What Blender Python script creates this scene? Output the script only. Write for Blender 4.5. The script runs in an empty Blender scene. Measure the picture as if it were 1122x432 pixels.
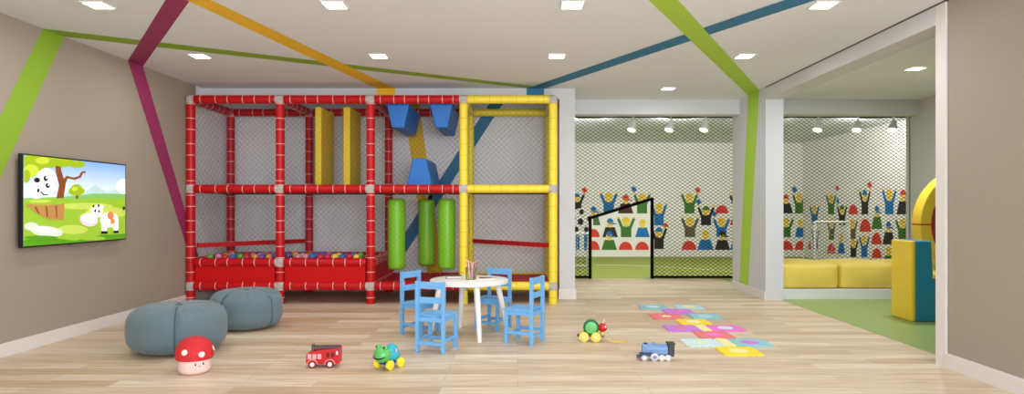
import bpy, bmesh, math, random
from mathutils import Vector, Matrix

random.seed(7)
scn = bpy.context.scene
COL = scn.collection
PI = math.pi

# ------------------------------------------------------------------ camera, world, exposure
FPX = 700.0           # focal length in pixels of the 1122 px wide frame
CX, CY = 567.0, 227.0  # vanishing point
EYE = 1.18
H = 2.70              # ceiling height

cam_d = bpy.data.cameras.new('camera')
cam = bpy.data.objects.new('camera', cam_d)
COL.objects.link(cam)
cam.location = (0, 0, EYE)
cam.rotation_euler = (PI / 2, 0, 0)
cam_d.sensor_width = 36
cam_d.lens = 36 * FPX / 1122
cam_d.shift_x = -(CX - 561) / 1122
cam_d.shift_y = (CY - 216) / 1122
cam_d.clip_end = 60
scn.camera = cam

w = bpy.data.worlds.new('world')
scn.world = w
w.use_nodes = True
w.node_tree.nodes['Background'].inputs[0].default_value = (0.92, 0.96, 1.0, 1)
w.node_tree.nodes['Background'].inputs[1].default_value = 1.0

scn.view_settings.view_transform = 'Standard'
scn.view_settings.look = 'None'
scn.view_settings.exposure = 0.17
scn.view_settings.gamma = 1.0
scn.view_settings.use_curve_mapping = False

DAY_W = 290       # unseen area light added at the open end behind the camera
SIDE_W = 95       # unseen side fill light, added
LAMP_W = 7.5       # each recessed ceiling lamp
FILL_W = 29       # each fill lamp added behind the fence
SPOT_W = 30      # each spotlight over the turf


def area_light(name, loc, rot, sx, sy, watt, colr, parent=None):
    d = bpy.data.lights.new(name, 'AREA')
    d.shape = 'RECTANGLE'
    d.size, d.size_y = sx, sy
    d.energy = watt
    d.color = colr
    o = bpy.data.objects.new(name, d)
    COL.objects.link(o)
    o.location = loc
    o.rotation_euler = rot
    o.parent = parent
    return o


area_light('added_daylight', (1.1, -2.45, 1.7), (PI / 2, 0, 0), 3.8, 1.8, DAY_W, (0.86, 0.92, 1.0))  # added fill at the open end, standing in for light from outside


# unseen fill panel added at the right wall to throw shadows leftwards
area_light('side_fill', (3.06, -.3, 1.55), (PI / 2, 0, PI / 2), 2.4, 1.6, SIDE_W, (0.90, 0.94, 1.0))


# ------------------------------------------------------------------ helpers
def lin(c):
    c = c / 255.0
    return c / 12.92 if c <= 0.04045 else ((c + 0.055) / 1.055) ** 2.4


_mats = {}


def mat(name, rgb, rough=0.5, var=0.06, scale=18.0, bump=0.0, bscale=120.0, metal=0.0, emit=0.0, spec=0.5, coat=0.0, sheen=0.0):
    """Procedural surface: base colour with a faint noise variation and optional bump."""
    if name in _mats:
        return _mats[name]
    m = bpy.data.materials.new(name)
    m.use_nodes = True
    nt = m.node_tree
    b = nt.nodes['Principled BSDF']
    r, g, bl = (lin(v) for v in rgb)
    tc = nt.nodes.new('ShaderNodeTexCoord')
    nz = nt.nodes.new('ShaderNodeTexNoise')
    nz.inputs['Scale'].default_value = scale
    nz.inputs['Detail'].default_value = 3
    nt.links.new(tc.outputs['Object'], nz.inputs['Vector'])
    mx = nt.nodes.new('ShaderNodeMix')
    mx.data_type = 'RGBA'
    lo, hi = 1 - var, 1 + var
    mx.inputs['A'].default_value = (r * lo, g * lo, bl * lo, 1)
    mx.inputs['B'].default_value = (min(1, r * hi), min(1, g * hi), min(1, bl * hi), 1)
    nt.links.new(nz.outputs['Fac'], mx.inputs['Factor'])
    nt.links.new(mx.outputs['Result'], b.inputs['Base Color'])
    b.inputs['Roughness'].default_value = rough
    b.inputs['Metallic'].default_value = metal
    b.inputs['Specular IOR Level'].default_value = spec
    b.inputs['Coat Weight'].default_value = coat
    b.inputs['Sheen Weight'].default_value = sheen
    if emit:
        nt.links.new(mx.outputs['Result'], b.inputs['Emission Color'])
        b.inputs['Emission Strength'].default_value = emit
    if bump:
        n2 = nt.nodes.new('ShaderNodeTexNoise')
        n2.inputs['Scale'].default_value = bscale
        n2.inputs['Detail'].default_value = 4
        nt.links.new(tc.outputs['Object'], n2.inputs['Vector'])
        bp = nt.nodes.new('ShaderNodeBump')
        bp.inputs['Strength'].default_value = bump
        bp.inputs['Distance'].default_value = 0.01
        nt.links.new(n2.outputs['Fac'], bp.inputs['Height'])
        nt.links.new(bp.outputs['Normal'], b.inputs['Normal'])
    _mats[name] = m
    return m


class MB:
    """Collects shapes (each with a material slot) and links them as ONE mesh object."""

    def __init__(self):
        self.v, self.f, self.mi = [], [], []

    def add(self, vs, fs, mi=0):
        n = len(self.v)
        self.v += [tuple(p) for p in vs]
        self.f += [tuple(i + n for i in q) for q in fs]
        self.mi += [mi] * len(fs)
        return self

    def box(self, c, s, mi=0, rot=None):
        x, y, z = (k / 2 for k in s)
        pts = [Vector(p) for p in ((-x, -y, -z), (x, -y, -z), (x, y, -z), (-x, y, -z), (-x, -y, z), (x, -y, z), (x, y, z), (-x, y, z))]
        if rot is not None:
            pts = [rot @ p for p in pts]
        c = Vector(c)
        return self.add([p + c for p in pts], [(0, 3, 2, 1), (4, 5, 6, 7), (0, 1, 5, 4), (1, 2, 6, 5), (2, 3, 7, 6), (3, 0, 4, 7)], mi)

    def span(self, a, b, mi=0):
        return self.box([(p + q) / 2 for p, q in zip(a, b)], [abs(q - p) for p, q in zip(a, b)], mi)

    def rings(self, p0, p1, prof, seg=16, mi=0, cap=True):
        """Round body along p0-p1; prof = [(t, radius, slot)], t 0..1, slot for the band starting there."""
        p0, p1 = Vector(p0), Vector(p1)
        d = (p1 - p0)
        q = d.to_track_quat('Z', 'Y').to_matrix()
        vs, fs, ms = [], [], []
        for t, r, *_ in prof:
            for k in range(seg):
                a = 2 * PI * k / seg
                vs.append(p0 + d * t + q @ Vector((r * math.cos(a), r * math.sin(a), 0)))
        for i in range(len(prof) - 1):
            sl = prof[i][2] if len(prof[i]) > 2 else mi
            for k in range(seg):
                k2 = (k + 1) % seg
                fs.append((i * seg + k, i * seg + k2, (i + 1) * seg + k2, (i + 1) * seg + k))
                ms.append(sl)
        if cap:
            fs.append(tuple(range(seg - 1, -1, -1)))
            fs.append(tuple((len(prof) - 1) * seg + k for k in range(seg)))
            ms += [mi, mi]
        n = len(self.v)
        self.v += [tuple(p) for p in vs]
        self.f += [tuple(i + n for i in f) for f in fs]
        self.mi += ms
        return self

    def cyl(self, p0, p1, r, seg=16, mi=0, r1=None):
        return self.rings(p0, p1, [(0, r), (1, r if r1 is None else r1)], seg, mi)

    def ball(self, c, r, mi=0, seg=16, ring=10, sc=(1, 1, 1), rot=None):
        c = Vector(c)
        vs, fs = [], []
        for i in range(1, ring):
            ph = PI * i / ring
            for k in range(seg):
                a = 2 * PI * k / seg
                p = Vector((r * math.sin(ph) * math.cos(a) * sc[0], r * math.sin(ph) * math.sin(a) * sc[1], -r * math.cos(ph) * sc[2]))
                vs.append(c + (rot @ p if rot is not None else p))
        top, bot = Vector((0, 0, r * sc[2])), Vector((0, 0, -r * sc[2]))
        if rot is not None:
            top, bot = rot @ top, rot @ bot
        vs += [c + bot, c + top]
        B, T = len(vs) - 2, len(vs) - 1
        for i in range(ring - 2):
            for k in range(seg):
                k2 = (k + 1) % seg
                fs.append((i * seg + k, i * seg + k2, (i + 1) * seg + k2, (i + 1) * seg + k))
        for k in range(seg):
            k2 = (k + 1) % seg
            fs.append((B, k2, k))
            fs.append((T, (ring - 2) * seg + k, (ring - 2) * seg + k2))
        return self.add(vs, fs, mi)

    def tube(self, pts, r, seg=8, mi=0):
        pts = [Vector(p) for p in pts]
        vs, fs = [], []
        n = len(pts)
        for i, p in enumerate(pts):
            d = (pts[min(i + 1, n - 1)] - pts[max(i - 1, 0)]).normalized()
            up = Vector((0, 0, 1)) if abs(d.z) < 0.95 else Vector((0, 1, 0))
            a = d.cross(up).normalized()
            b = a.cross(d)
            for k in range(seg):
                t = 2 * PI * k / seg
                vs.append(p + a * (r * math.cos(t)) + b * (r * math.sin(t)))
        for i in range(n - 1):
            for k in range(seg):
                k2 = (k + 1) % seg
                fs.append((i * seg + k, i * seg + k2, (i + 1) * seg + k2, (i + 1) * seg + k))
        fs.append(tuple(range(seg - 1, -1, -1)))
        fs.append(tuple((n - 1) * seg + k for k in range(seg)))
        return self.add(vs, fs, mi)

    def prism(self, poly, d, mi=0):
        """Extrude a closed 3-D polygon by vector d."""
        n = len(poly)
        d = Vector(d)
        vs = [Vector(p) for p in poly] + [Vector(p) + d for p in poly]
        fs = [tuple(range(n - 1, -1, -1)), tuple(range(n, 2 * n))]
        fs += [(i, (i + 1) % n, (i + 1) % n + n, i + n) for i in range(n)]
        return self.add(vs, fs, mi)

    def build(self, name, mats, parent=None, smooth=False, bevel=0.0, loc=None):
        me = bpy.data.meshes.new(name)
        me.from_pydata(self.v, [], self.f)
        if not isinstance(mats, (list, tuple)):
            mats = [mats]
        for m in mats:
            me.materials.append(m)
        me.polygons.foreach_set('material_index', self.mi)
        bm = bmesh.new()
        bm.from_mesh(me)
        bmesh.ops.recalc_face_normals(bm, faces=bm.faces)
        bm.to_mesh(me)
        bm.free()
        if smooth:
            me.polygons.foreach_set('use_smooth', [True] * len(me.polygons))
            me.set_sharp_from_angle(angle=math.radians(42))
        me.update()
        o = bpy.data.objects.new(name, me)
        COL.objects.link(o)
        if parent is not None:
            o.parent = parent
        if loc is not None:
            o.location = loc
        if bevel:
            bv = o.modifiers.new('bevel', 'BEVEL')
            bv.width = bevel
            bv.segments = 2
            bv.limit_method = 'ANGLE'
            bv.angle_limit = math.radians(40)
        return o


def tag(o, label, cat, group=None):
    o['label'] = label
    o['category'] = cat
    if group:
        o['group'] = group
    return o


def thing(name, label, cat, loc=(0, 0, 0), rz=0.0, group=None):
    o = bpy.data.objects.new(name, None)
    COL.objects.link(o)
    o.location = loc
    o.rotation_euler = (0, 0, rz)
    return tag(o, label, cat, group)


def structure(o):
    o['kind'] = 'structure'
    return o


def dup(root, loc=None, rz=None, label=None, group=None):
    r = root.copy()
    COL.objects.link(r)
    if loc is not None:
        r.location = loc
    if rz is not None:
        r.rotation_euler = (0, 0, rz)
    if label:
        r['label'] = label
    if group:
        r['group'] = group
    for ch in list(root.children):
        c = ch.copy()
        COL.objects.link(c)
        c.parent = r
        for g in list(ch.children):
            d = g.copy()
            COL.objects.link(d)
            d.parent = c
    return r


def at(x, y, Y):
    """Point of the room at depth Y that the photograph shows at pixel (x, y)."""
    return Vector(((x - CX) * Y / FPX, Y, EYE + (CY - y) * Y / FPX))


def rot_z(a):
    return Matrix.Rotation(a, 3, 'Z')


# ------------------------------------------------------------------ materials
WHITE = mat('white_paint', (210, 211, 213), 0.6, 0.01)
CEIL = mat('ceiling_paint', (230, 234, 240), 0.8, 0.01)
BEIGE = mat('beige_wallpaper', (164, 152, 136), 0.75, 0.02, 60, 0.03, 200)
GREYWALL = mat('grey_wall_paint', (240, 238, 238), 0.75, 0.02)
MURALWALL = mat('mural_wall_paint', (232, 230, 224), 0.75, 0.01)
GAP = mat('shadow_gap_strip', (96, 84, 84), 0.8, 0.02)
TRIM = mat('white_trim_paint', (228, 222, 218), 0.45, 0.01)

RED = mat('red_vinyl', (194, 14, 22), 0.42, 0.06, 6, spec=.3)
REDMAT = mat('red_mat', (202, 12, 16), 0.6, 0.06, 6, spec=.2)
TIE = mat('cable_tie_white', (240, 205, 195), 0.5, 0.02)
YEL = mat('yellow_vinyl', (250, 224, 58), 0.4, 0.05, 6)
YTIE = mat('yellow_tube_band', (228, 196, 60), 0.5, 0.02)
STEEL = mat('galvanised_clamp', (192, 180, 174), 0.6, 0.1, 40, metal=0.1)
NET = mat('black_net_cord', (84, 82, 86), 0.8, 0.05)
BLUEV = mat('blue_foam_vinyl', (18, 116, 206), 0.5, 0.05, 6)
GREENV = mat('green_bag_vinyl', (124, 192, 26), 0.4, 0.05, 6)
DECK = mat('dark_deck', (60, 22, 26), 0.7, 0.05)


def wood_floor():
    m = bpy.data.materials.new('oak_planks')
    m.use_nodes = True
    nt = m.node_tree
    b = nt.nodes['Principled BSDF']
    tc = nt.nodes.new('ShaderNodeTexCoord')
    br = nt.nodes.new('ShaderNodeTexBrick')
    br.offset = 0.37
    br.inputs['Scale'].default_value = 1.0
    br.inputs['Brick Width'].default_value = 1.35
    br.inputs['Row Height'].default_value = 0.155
    br.inputs['Mortar Size'].default_value = 0.0022
    br.inputs['Mortar Smooth'].default_value = 0.6
    br.inputs['Bias'].default_value = 0.0
    br.inputs['Color1'].default_value = (lin(234), lin(219), lin(199), 1)
    br.inputs['Color2'].default_value = (lin(206), lin(181), lin(150), 1)
    br.inputs['Mortar'].default_value = (lin(186), lin(160), lin(130), 1)
    nt.links.new(tc.outputs['Object'], br.inputs['Vector'])
    mp = nt.nodes.new('ShaderNodeMapping')
    mp.inputs['Scale'].default_value = (1.3, 22, 1)
    nt.links.new(tc.outputs['Object'], mp.inputs['Vector'])
    nz = nt.nodes.new('ShaderNodeTexNoise')
    nz.inputs['Scale'].default_value = 1.6
    nz.inputs['Detail'].default_value = 6
    nz.inputs['Distortion'].default_value = 0.5
    nt.links.new(mp.outputs['Vector'], nz.inputs['Vector'])
    rp = nt.nodes.new('ShaderNodeValToRGB')
    rp.color_ramp.elements[0].position = 0.28
    rp.color_ramp.elements[0].color = (0.74, 0.69, 0.62, 1)
    rp.color_ramp.elements[1].position = 0.7
    rp.color_ramp.elements[1].color = (1.12, 1.11, 1.09, 1)
    nt.links.new(nz.outputs['Fac'], rp.inputs['Fac'])
    mx = nt.nodes.new('ShaderNodeMix')
    mx.data_type = 'RGBA'
    mx.blend_type = 'MULTIPLY'
    mx.inputs['Factor'].default_value = 1.0
    nt.links.new(br.outputs['Color'], mx.inputs['A'])
    nt.links.new(rp.outputs['Color'], mx.inputs['B'])
    nt.links.new(mx.outputs['Result'], b.inputs['Base Color'])
    b.inputs['Roughness'].default_value = 0.42
    b.inputs['Specular IOR Level'].default_value = 0.4
    bp = nt.nodes.new('ShaderNodeBump')
    bp.inputs['Strength'].default_value = 0.08
    bp.inputs['Distance'].default_value = 0.004
    nt.links.new(br.outputs['Fac'], bp.inputs['Height'])
    bp.invert = True
    nt.links.new(bp.outputs['Normal'], b.inputs['Normal'])
    return m


OAK = wood_floor()
VINYL = mat('green_vinyl_floor', (148, 172, 98), 0.4, 0.03, 3)
TURF = mat('artificial_turf', (150, 162, 74), 0.9, 0.35, 70, 0.5, 300)

# ------------------------------------------------------------------ room shell
XL, XR, XR2 = -4.04, 3.135, 3.36     # left wall, right wall faces
YF, YB = 7.79, 8.88                  # play frame front and back posts
YP = 8.18                            # pillar / lintel face
YH0, YH1 = 9.02, 9.26                # header over the netted opening
YN = 10.5                            # netted fence
YT = 15.1                            # far wall with the painted crowd
XG = 5.68                            # far side wall of the green room
XS = 6.75                            # side wall of the turf room
Y0 = -2.5

structure(MB().span((XL - .2, Y0, -.06), (3.34, YN, 0)).build('floor', OAK))
structure(MB().span((3.34, 3.4, -.06), (XG + .1, YN, 0.002)).build('floor_vinyl', VINYL))
structure(MB().span((0.2, YN, -.06), (XS + .1, YT + .1, 0.004)).build('floor_turf', TURF))
structure(MB().span((XL - .2, Y0, H), (XS + .2, YT + .2, H + .1)).build('ceiling', CEIL))
structure(MB().span((XL - .15, Y0, 0), (XL, 8.02, H)).build('wall_left', BEIGE))
structure(MB().span((XL - .15, 8.02, 0), (XL, YH1, H)).build('wall_left_niche', GREYWALL))
structure(MB().span((XL, 9.06, 0), (.5375, YH1, H)).build('wall_back', GREYWALL))
structure(MB().span((XL, YP, 2.565), (.5375, YP + .22, H)).build('lintel_front', WHITE))
structure(MB().span((.5375, YP, 0), (.736, YN + .02, H)).build('pillar', WHITE))
structure(MB().span((.736, YH0, 2.49), (XR, YH1, H)).build('lintel_back', WHITE))
structure(MB().span((XR2, YH0, 2.49), (XG, YH1, H)).build('lintel_green_room', WHITE))
# wall between the netted bay and the green room, with its broad front face as the opening's far jamb
structure(MB().span((XR, 8.07, 0), (XR2, YH1 + .05, H)).build('pillar_between', WHITE))
# portal to the green room
structure(MB().span((XR, 4.79, 2.545), (XR2, 8.07, H)).build('beam', WHITE))
structure(MB().span((XR, 4.68, 0), (XR2, 4.79, H)).build('trim_1', TRIM))
structure(MB().span((XR + .012, Y0, 0), (XR2, 4.665, H)).build('wall_right', BEIGE))
structure(MB().span((XR + .03, 4.665, 0), (XR2, 4.68, H)).build('gap_shade_jamb', GAP))  # strip coloured dark for the shade inside the gap
structure(MB().span((XR - .001, 4.68, H - .014), (XR + .02, 8.07, H)).build('gap_shade_beam', GAP))  # painted shade line where the beam meets the ceiling
structure(MB().span((XR2, 3.3, 0), (XG, 3.4, H)).build('wall_front_green_room', WHITE))
structure(MB().span((XG, 3.3, 0), (XG + .1, YH1, H)).build('wall_side_green_room', WHITE))
structure(MB().span((XG, YH1 - .02, 0), (XS + .1, YH1 + .08, H)).build('wall_return', WHITE))
structure(MB().span((XS, YH1 + .08, 0), (XS + .1, YT + .1, H)).build('wall_side_turf', MURALWALL))
structure(MB().span((.2, YT, 0), (XS, YT + .1, H)).build('wall_far_turf', MURALWALL))
structure(MB().span((.2, YN + .02, 0), (.3, YT, H)).build('wall_near_turf', MURALWALL))


def baseboard(name, a, b):
    structure(MB().span(a, b).build(name, TRIM, bevel=.003))


baseboard('baseboard_left', (XL, Y0, 0), (XL + .016, 9.06, .11))
baseboard('baseboard_right', (XR - .008, Y0, 0), (XR + .012, 4.68, .112))
baseboard('baseboard_side', (XR - .016, 8.07, 0), (XR, YH1 + .05, .11))
baseboard('baseboard_pillar', (.525, YP - .014, 0), (.752, YP, .13))
baseboard('baseboard_bay', (.736, YP, 0), (.752, YN - .05, .13))


# ------------------------------------------------------------------ painted stripes
def stripe(label, rgb, quads, mname):
    b = MB()
    for q in quads:
        b.add(q, [(0, 1, 2, 3)])
    o = b.build('painted_stripe', mat(mname, rgb, 0.7, 0.02))
    return tag(o, label, 'painted stripe', 'coloured stripes painted on walls and ceiling')


E = .0015


def on_ceiling(x, y, e=E):
    Y = (H - EYE) * FPX / (CY - y)
    return Vector(((x - CX) * Y / FPX, Y, H - e))


def on_left(x, y, e=E):
    Y = XL * FPX / (x - CX)
    p = at(x, y, Y)
    p.x += e
    return p


def corner_left(x):
    return Vector((XL + E, XL * FPX / (x - CX), H - E))


def on_side(x, y, e=E):
    Y = XR * FPX / (x - CX)
    p = at(x, y, Y)
    p.x -= e
    return p


def front(x, z, Y):
    return Vector(((x - CX) * Y / FPX, Y - E, z))


HE = YP
a, b_ = corner_left(47), corner_left(70)
k1, k2 = corner_left(140), corner_left(156.5)
stripe('olive green stripe from the wall beside the television across the ceiling towards the pillar', (140, 178, 40),
       [[a, b_, on_left(-60, 329), on_left(-60, 250)],
        [a, b_, Vector((.15, HE, H - E)), Vector((.46, HE, H - E))]], 'olive_stripe_paint')
stripe('plum pink stripe folding from the ceiling down the wall past the television', (156, 48, 98),
       [[k1, k2, on_left(223, 300), on_left(213.5, 300)],
        [k1, k2, on_ceiling(315, -150, .0019), on_ceiling(274, -150, .0019)]], 'plum_stripe_paint')
stripe('mustard yellow stripe on the ceiling ending above the red climbing frame', (244, 194, 36),
       [[on_ceiling(-118, -150, .0023), on_ceiling(-81, -150, .0023), front(433, H - E, HE), front(413, H - E, HE)],
        [front(413, H - E, HE), front(433, H - E, HE), front(433, 2.565, HE), front(413, 2.565, HE)],
        [at(442, 112, 9.058), at(459, 112, 9.058), at(488, 318, 9.058), at(471, 318, 9.058)]], 'mustard_stripe_paint')
stripe('dark blue stripe slanting over the ceiling and down behind the climbing frame', (44, 118, 160),
       [[front(577, H - .0027, HE), front(597, H - .0027, HE), on_ceiling(1259, -120, .0027), on_ceiling(1208, -120, .0027)],
        [front(577, H - .0034, HE), front(596, H - .0034, HE), front(596, 2.565, HE), front(577, 2.565, HE)],
        [at(545, 100, 9.058), at(560, 100, 9.058), at(431, 298, 9.058), at(416, 298, 9.058)]], 'blue_stripe_paint')
g1 = Vector((XR - E, 8.28, H - .0033))
g2 = Vector((XR - E, 8.68, H - .0033))
stripe('bright lime stripe crossing the ceiling and running down beside the netted opening', (172, 212, 66),
       [[on_ceiling(503, -200, .0033), on_ceiling(563, -200, .0033), g1, g2],
        [g1, g2, on_side(810, 312), on_side(819.5, 316)]], 'lime_stripe_paint')

# ------------------------------------------------------------------ recessed ceiling lights
DIFF = mat('lamp_diffuser', (255, 250, 242), 0.5, 0.0, emit=7.0)
FRAMEW = mat('lamp_frame_white', (236, 232, 228), 0.4, 0.01)


def downlight(x, Y, label, watt=LAMP_W):
    t = thing('recessed_ceiling_light', label, 'ceiling light', (x, Y, H), 0, 'square recessed ceiling lights')
    f = MB()
    s, r = .083, .012
    for sx, sy, wx, wy in ((0, 1, s * 2, r), (0, -1, s * 2, r), (1, 0, r, s * 2), (-1, 0, r, s * 2)):
        f.box((sx * s, sy * s, -.004), (wx + (r if sx == 0 else 0), wy, .008))
    f.build('frame', FRAMEW, t)
    MB().box((0, 0, -.003), (s * 2 - r, s * 2 - r, .004)).build('diffuser', DIFF, t)
    l = area_light('lamp', (0, 0, -.02), (0, 0, 0), .15, .15, watt, (0.95, 0.96, 1.0), t)
    return t


names_x = ['first', 'second', 'third', 'fourth']
YA, YC = 4.80, 6.42
for i, px in enumerate((108, 367, 627, 902)):
    downlight((px - CX) * YA / FPX, YA, f'{names_x[i]} from the television wall in the ceiling light row over the toys')
for i, px in enumerate((219, 415, 610, 816)):
    downlight((px - CX) * YC / FPX, YC, f'{names_x[i]} from the television wall in the ceiling light row over the table')
downlight((732 - CX) * YP / FPX, YP, 'recessed ceiling light just before the netted turf opening')
downlight((1003 - CX) * 7.0 / FPX, 7.0, 'recessed ceiling light inside the green floored side room', LAMP_W * 4.2)

# ------------------------------------------------------------------ tubular climbing frame
R = .052
PX = [-3.984, -2.893, -1.790, -.657, .434]
ZT, ZM, ZR, ZB = 2.493, 1.402, .506, .217
frame = thing('climbing_frame', 'red and yellow tubular climbing frame with black netting and a ball pit', 'climbing frame', (0, YF, 0))


def L(p):
    return Vector((p[0], p[1] - YF, p[2]))


def padded(name, p0, p1, yellow=False, ties=True, r=R):
    """Foam padded tube with cable ties (bands of a second material, slightly raised)."""
    p0, p1 = L(p0), L(p1)
    ln = (p1 - p0).length
    n = max(1, round(ln / .155))
    prof = [(0, r * .96, 0), (.004, r, 0)]
    if ties:
        for k in range(n):
            t = (k + .5 + .12 * (k % 2)) / n
            hw = .0038 / ln
            prof += [(t - hw, r, 1), (t - hw * .7, r + .002, 1), (t + hw * .7, r + .002, 1), (t + hw, r, 0)]
    prof += [(.996, r, 0), (1, r * .96, 0)]
    return MB().rings(p0, p1, prof, 18).build(name, [YEL, YTIE] if yellow else [RED, TIE], frame, smooth=True)


def clamp(x, y, z):
    b = MB()
    c = L((x, y, z))
    up = .03 if z == ZT else .05
    b.cyl(c - Vector((0, 0, .05)), c + Vector((0, 0, up)), R + .004, 14)
    b.cyl(c - Vector((.02 if x == PX[0] else .052, 0, 0)), c + Vector((.02 if x == PX[4] else .052, 0, 0)), R + .004, 14)
    b.cyl(c + Vector((0, -.064, 0)), c + Vector((0, .03, 0)), .02, 10)
    b.build('clamp', STEEL, frame, smooth=True)


for i, x in enumerate(PX):
    yl = i >= 3
    for y in (YF, YB):
        o = padded('post', (x, y, 0), (x, y, ZT), yl)
for y in (YF, YB):
    for i in range(4):
        yl = i == 3
        x0, x1 = PX[i] + R, PX[i + 1] - R
        padded('rail', (x0, y, ZT), (x1, y, ZT), yl)
        if y == YF:
            padded('rail', (x0, y, ZM), (x1, y, ZM), yl)
        padded('rail', (x0, y, ZB), (x1, y, ZB), yl)
        if i < 2:
            padded('rail', (x0, y, ZR), (x1, y, ZR), yl)
for i, x in enumerate(PX):
    yl = i >= 3
    padded('cross_rail', (x, YF + R, ZT), (x, YB - R, ZT), yl)
    padded('cross_rail', (x, YF + R, ZB), (x, YB - R, ZB), yl)
    if i in (0, 2):
        padded('cross_rail', (x, YF + R, ZR), (x, YB - R, ZR), False)
for i, x in enumerate(PX):
    for z in (ZT, ZM, ZB):
        clamp(x, YF, z)
    clamp(x, YB, ZT)
for x in (PX[1],):
    clamp(x, YF, ZR)
# decks (upper level over every bay, red mat in the two bays without balls)
for i in range(4):
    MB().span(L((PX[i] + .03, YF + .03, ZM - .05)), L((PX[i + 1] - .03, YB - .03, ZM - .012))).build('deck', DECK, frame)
MB().span(L((PX[2] + .05, YF + .05, ZB - .04)), L((PX[4] - .03, YB - .03, ZB + .035))).build('floor_mat', REDMAT, frame, bevel=.01)
MB().span(L((PX[0] + .04, YF + .04, ZB - .03)), L((PX[2] - .04, YB - .04, ZR - .075))).build('pit_base', REDMAT, frame)
for i in range(2):
    MB().span(L((PX[i] + .06, YF - .02, ZB + .03)), L((PX[i + 1] - .06, YF + .02, ZR - .03))).build('pit_panel', REDMAT, frame, bevel=.006)
    MB().span(L((PX[i] + .06, YB - .02, ZB + .03)), L((PX[i + 1] - .06, YB + .02, ZR - .03))).build('pit_panel', REDMAT, frame, bevel=.006)
for x in (PX[0], PX[2]):
    MB().span(L((x - .02, YF + .06, ZB + .03)), L((x + .02, YB - .06, ZR - .03))).build('pit_panel', REDMAT, frame, bevel=.006)


def brace(x0, y0, x1, y1, z):
    p, q = L((x0, y0, z)), L((x1, y1, z))
    d = (q - p).normalized()
    s = Vector((-d.y, d.x, 0)) * .016
    u = Vector((0, 0, .028))
    MB().prism([p + s + u, p - s + u, p - s - u, p + s - u], q - p).build('brace', RED, frame)


brace(PX[0] + .06, YF + .04, PX[1] - .05, YB - .03, .71)
brace(PX[3] + .05, YB - .03, PX[4] - .06, YF + .04, .71)


def net(origin, u, v, w_, h_, pitch=.078, t=.0034):
    """Diagonal net in the rectangle origin + a*u + b*v."""
    b = MB()
    o, u, v = L(origin), Vector(u), Vector(v)
    n = u.cross(v)
    for sgn in (1, -1):
        c = -h_ if sgn == 1 else 0.0
        end = w_ if sgn == 1 else w_ + h_
        while c < end:
            # line a = c + sgn*b
            b0, b1 = 0.0, h_
            if sgn == 1:
                b0, b1 = max(b0, -c), min(b1, w_ - c)
            else:
                b0, b1 = max(b0, c - w_), min(b1, c)
            if b1 - b0 > .01:
                p = o + u * (c + sgn * b0) + v * b0
                q = o + u * (c + sgn * b1) + v * b1
                s = ((u * -sgn + v).normalized()) * (t / 2)
                m = n * (t / 2)
                b.prism([p + s, p + m, p - s, p - m], q - p)
            c += pitch
    b.build('net', NET, frame)


for i in range(4):
    x0, w_ = PX[i] + .05, PX[i + 1] - PX[i] - .1
    lows = ZR if i < 2 else ZB
    net((x0, YF + .03, ZM + .05), (1, 0, 0), (0, 0, 1), w_, ZT - ZM - .1, .07, .0015)
    net((x0, YF + .03, lows + .05), (1, 0, 0), (0, 0, 1), w_, ZM - lows - .1, .07, .0015)
    net((x0, YB + .03, .26), (1, 0, 0), (0, 0, 1), w_, ZT - .31, .07, .0022)
for x in (PX[0], PX[4]):
    net((x, YF + .05, .26), (0, 1, 0), (0, 0, 1), YB - YF - .1, ZT - .31, .1, .0024)

# foam panels, blocks and bags in the frame
for px0, px1, ratio, lab in ((345, 352, 1.0735, 'tall yellow foam panel in the upper red bay, nearer the television wall'),
                             (376, 383.5, 1.064, 'tall yellow foam panel in the upper red bay, beside the blue foam blocks')):
    Y = YF + .13
    p0, p1 = at(px0, 117, Y), at(px1, 203, Y)
    o = MB().span((0, 0, 0), (p1.x - p0.x, .56, p0.z - (ZM - .008))).build('foam_divider', mat('yellow_foam', (218, 186, 20), 0.5, 0.04, 8), bevel=.012, loc=(p0.x, Y, ZM - .009))
    tag(o, lab, 'foam panel', 'yellow foam panels in the climbing frame')


def wedge(xc, wt, wb, z0, z1, label):
    y0, ln = YF + .09, .93
    poly = [(-wb / 2, 0, 0), (wb / 2, 0, 0), (wt / 2, 0, z1 - z0), (-wt / 2, 0, z1 - z0)]
    t = MB().prism(poly, (0, ln, 0)).build('foam_block', BLUEV, bevel=.012, loc=(xc, y0, z0))
    return tag(t, label, 'foam block', 'blue foam obstacles in the climbing frame')


s = (YF + .09) / FPX
wedge((436 - CX) * s, 25 * s, 13.5 * s, EYE + (CY - 140) * s, ZT - .04, 'blue tapered foam block hanging from the top rail beside the red bay')
wedge((483.5 - CX) * s, 25 * s, 13 * s, EYE + (CY - 140) * s, ZT - .04, 'blue tapered foam block hanging from the top rail next to the yellow post')
wedge((459.5 - CX) * s, 15 * s, 29.5 * s, ZM - .009, EYE + (CY - 173.5) * s, 'blue tapered foam block standing on the upper deck')

for px, Y, z0, lab in ((434.5, 8.02, .40, 'green hanging punch bag beside the red post'),
                       (467.5, 8.50, .40, 'green hanging punch bag set back between the other two'),
                       (489.5, 8.02, .40, 'green hanging punch bag beside the yellow post')):
    x = (px - CX) * Y / FPX
    t = thing('punch_bag', lab, 'punch bag', (x, Y, z0), 0, 'green punch bags hanging under the deck')
    hgt = ZM - .06 - z0 - .06
    MB().rings((0, 0, 0), (0, 0, hgt), [(0, .07), (.006, .09), (.03, .106), (.06, .108), (.94, .108), (.97, .106), (.994, .09), (1, .07)], 28).build('bag', GREENV, t, smooth=True)
    MB().cyl((0, 0, hgt), (0, 0, hgt + .066), .012, 10).build('hook', STEEL, t)

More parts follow.
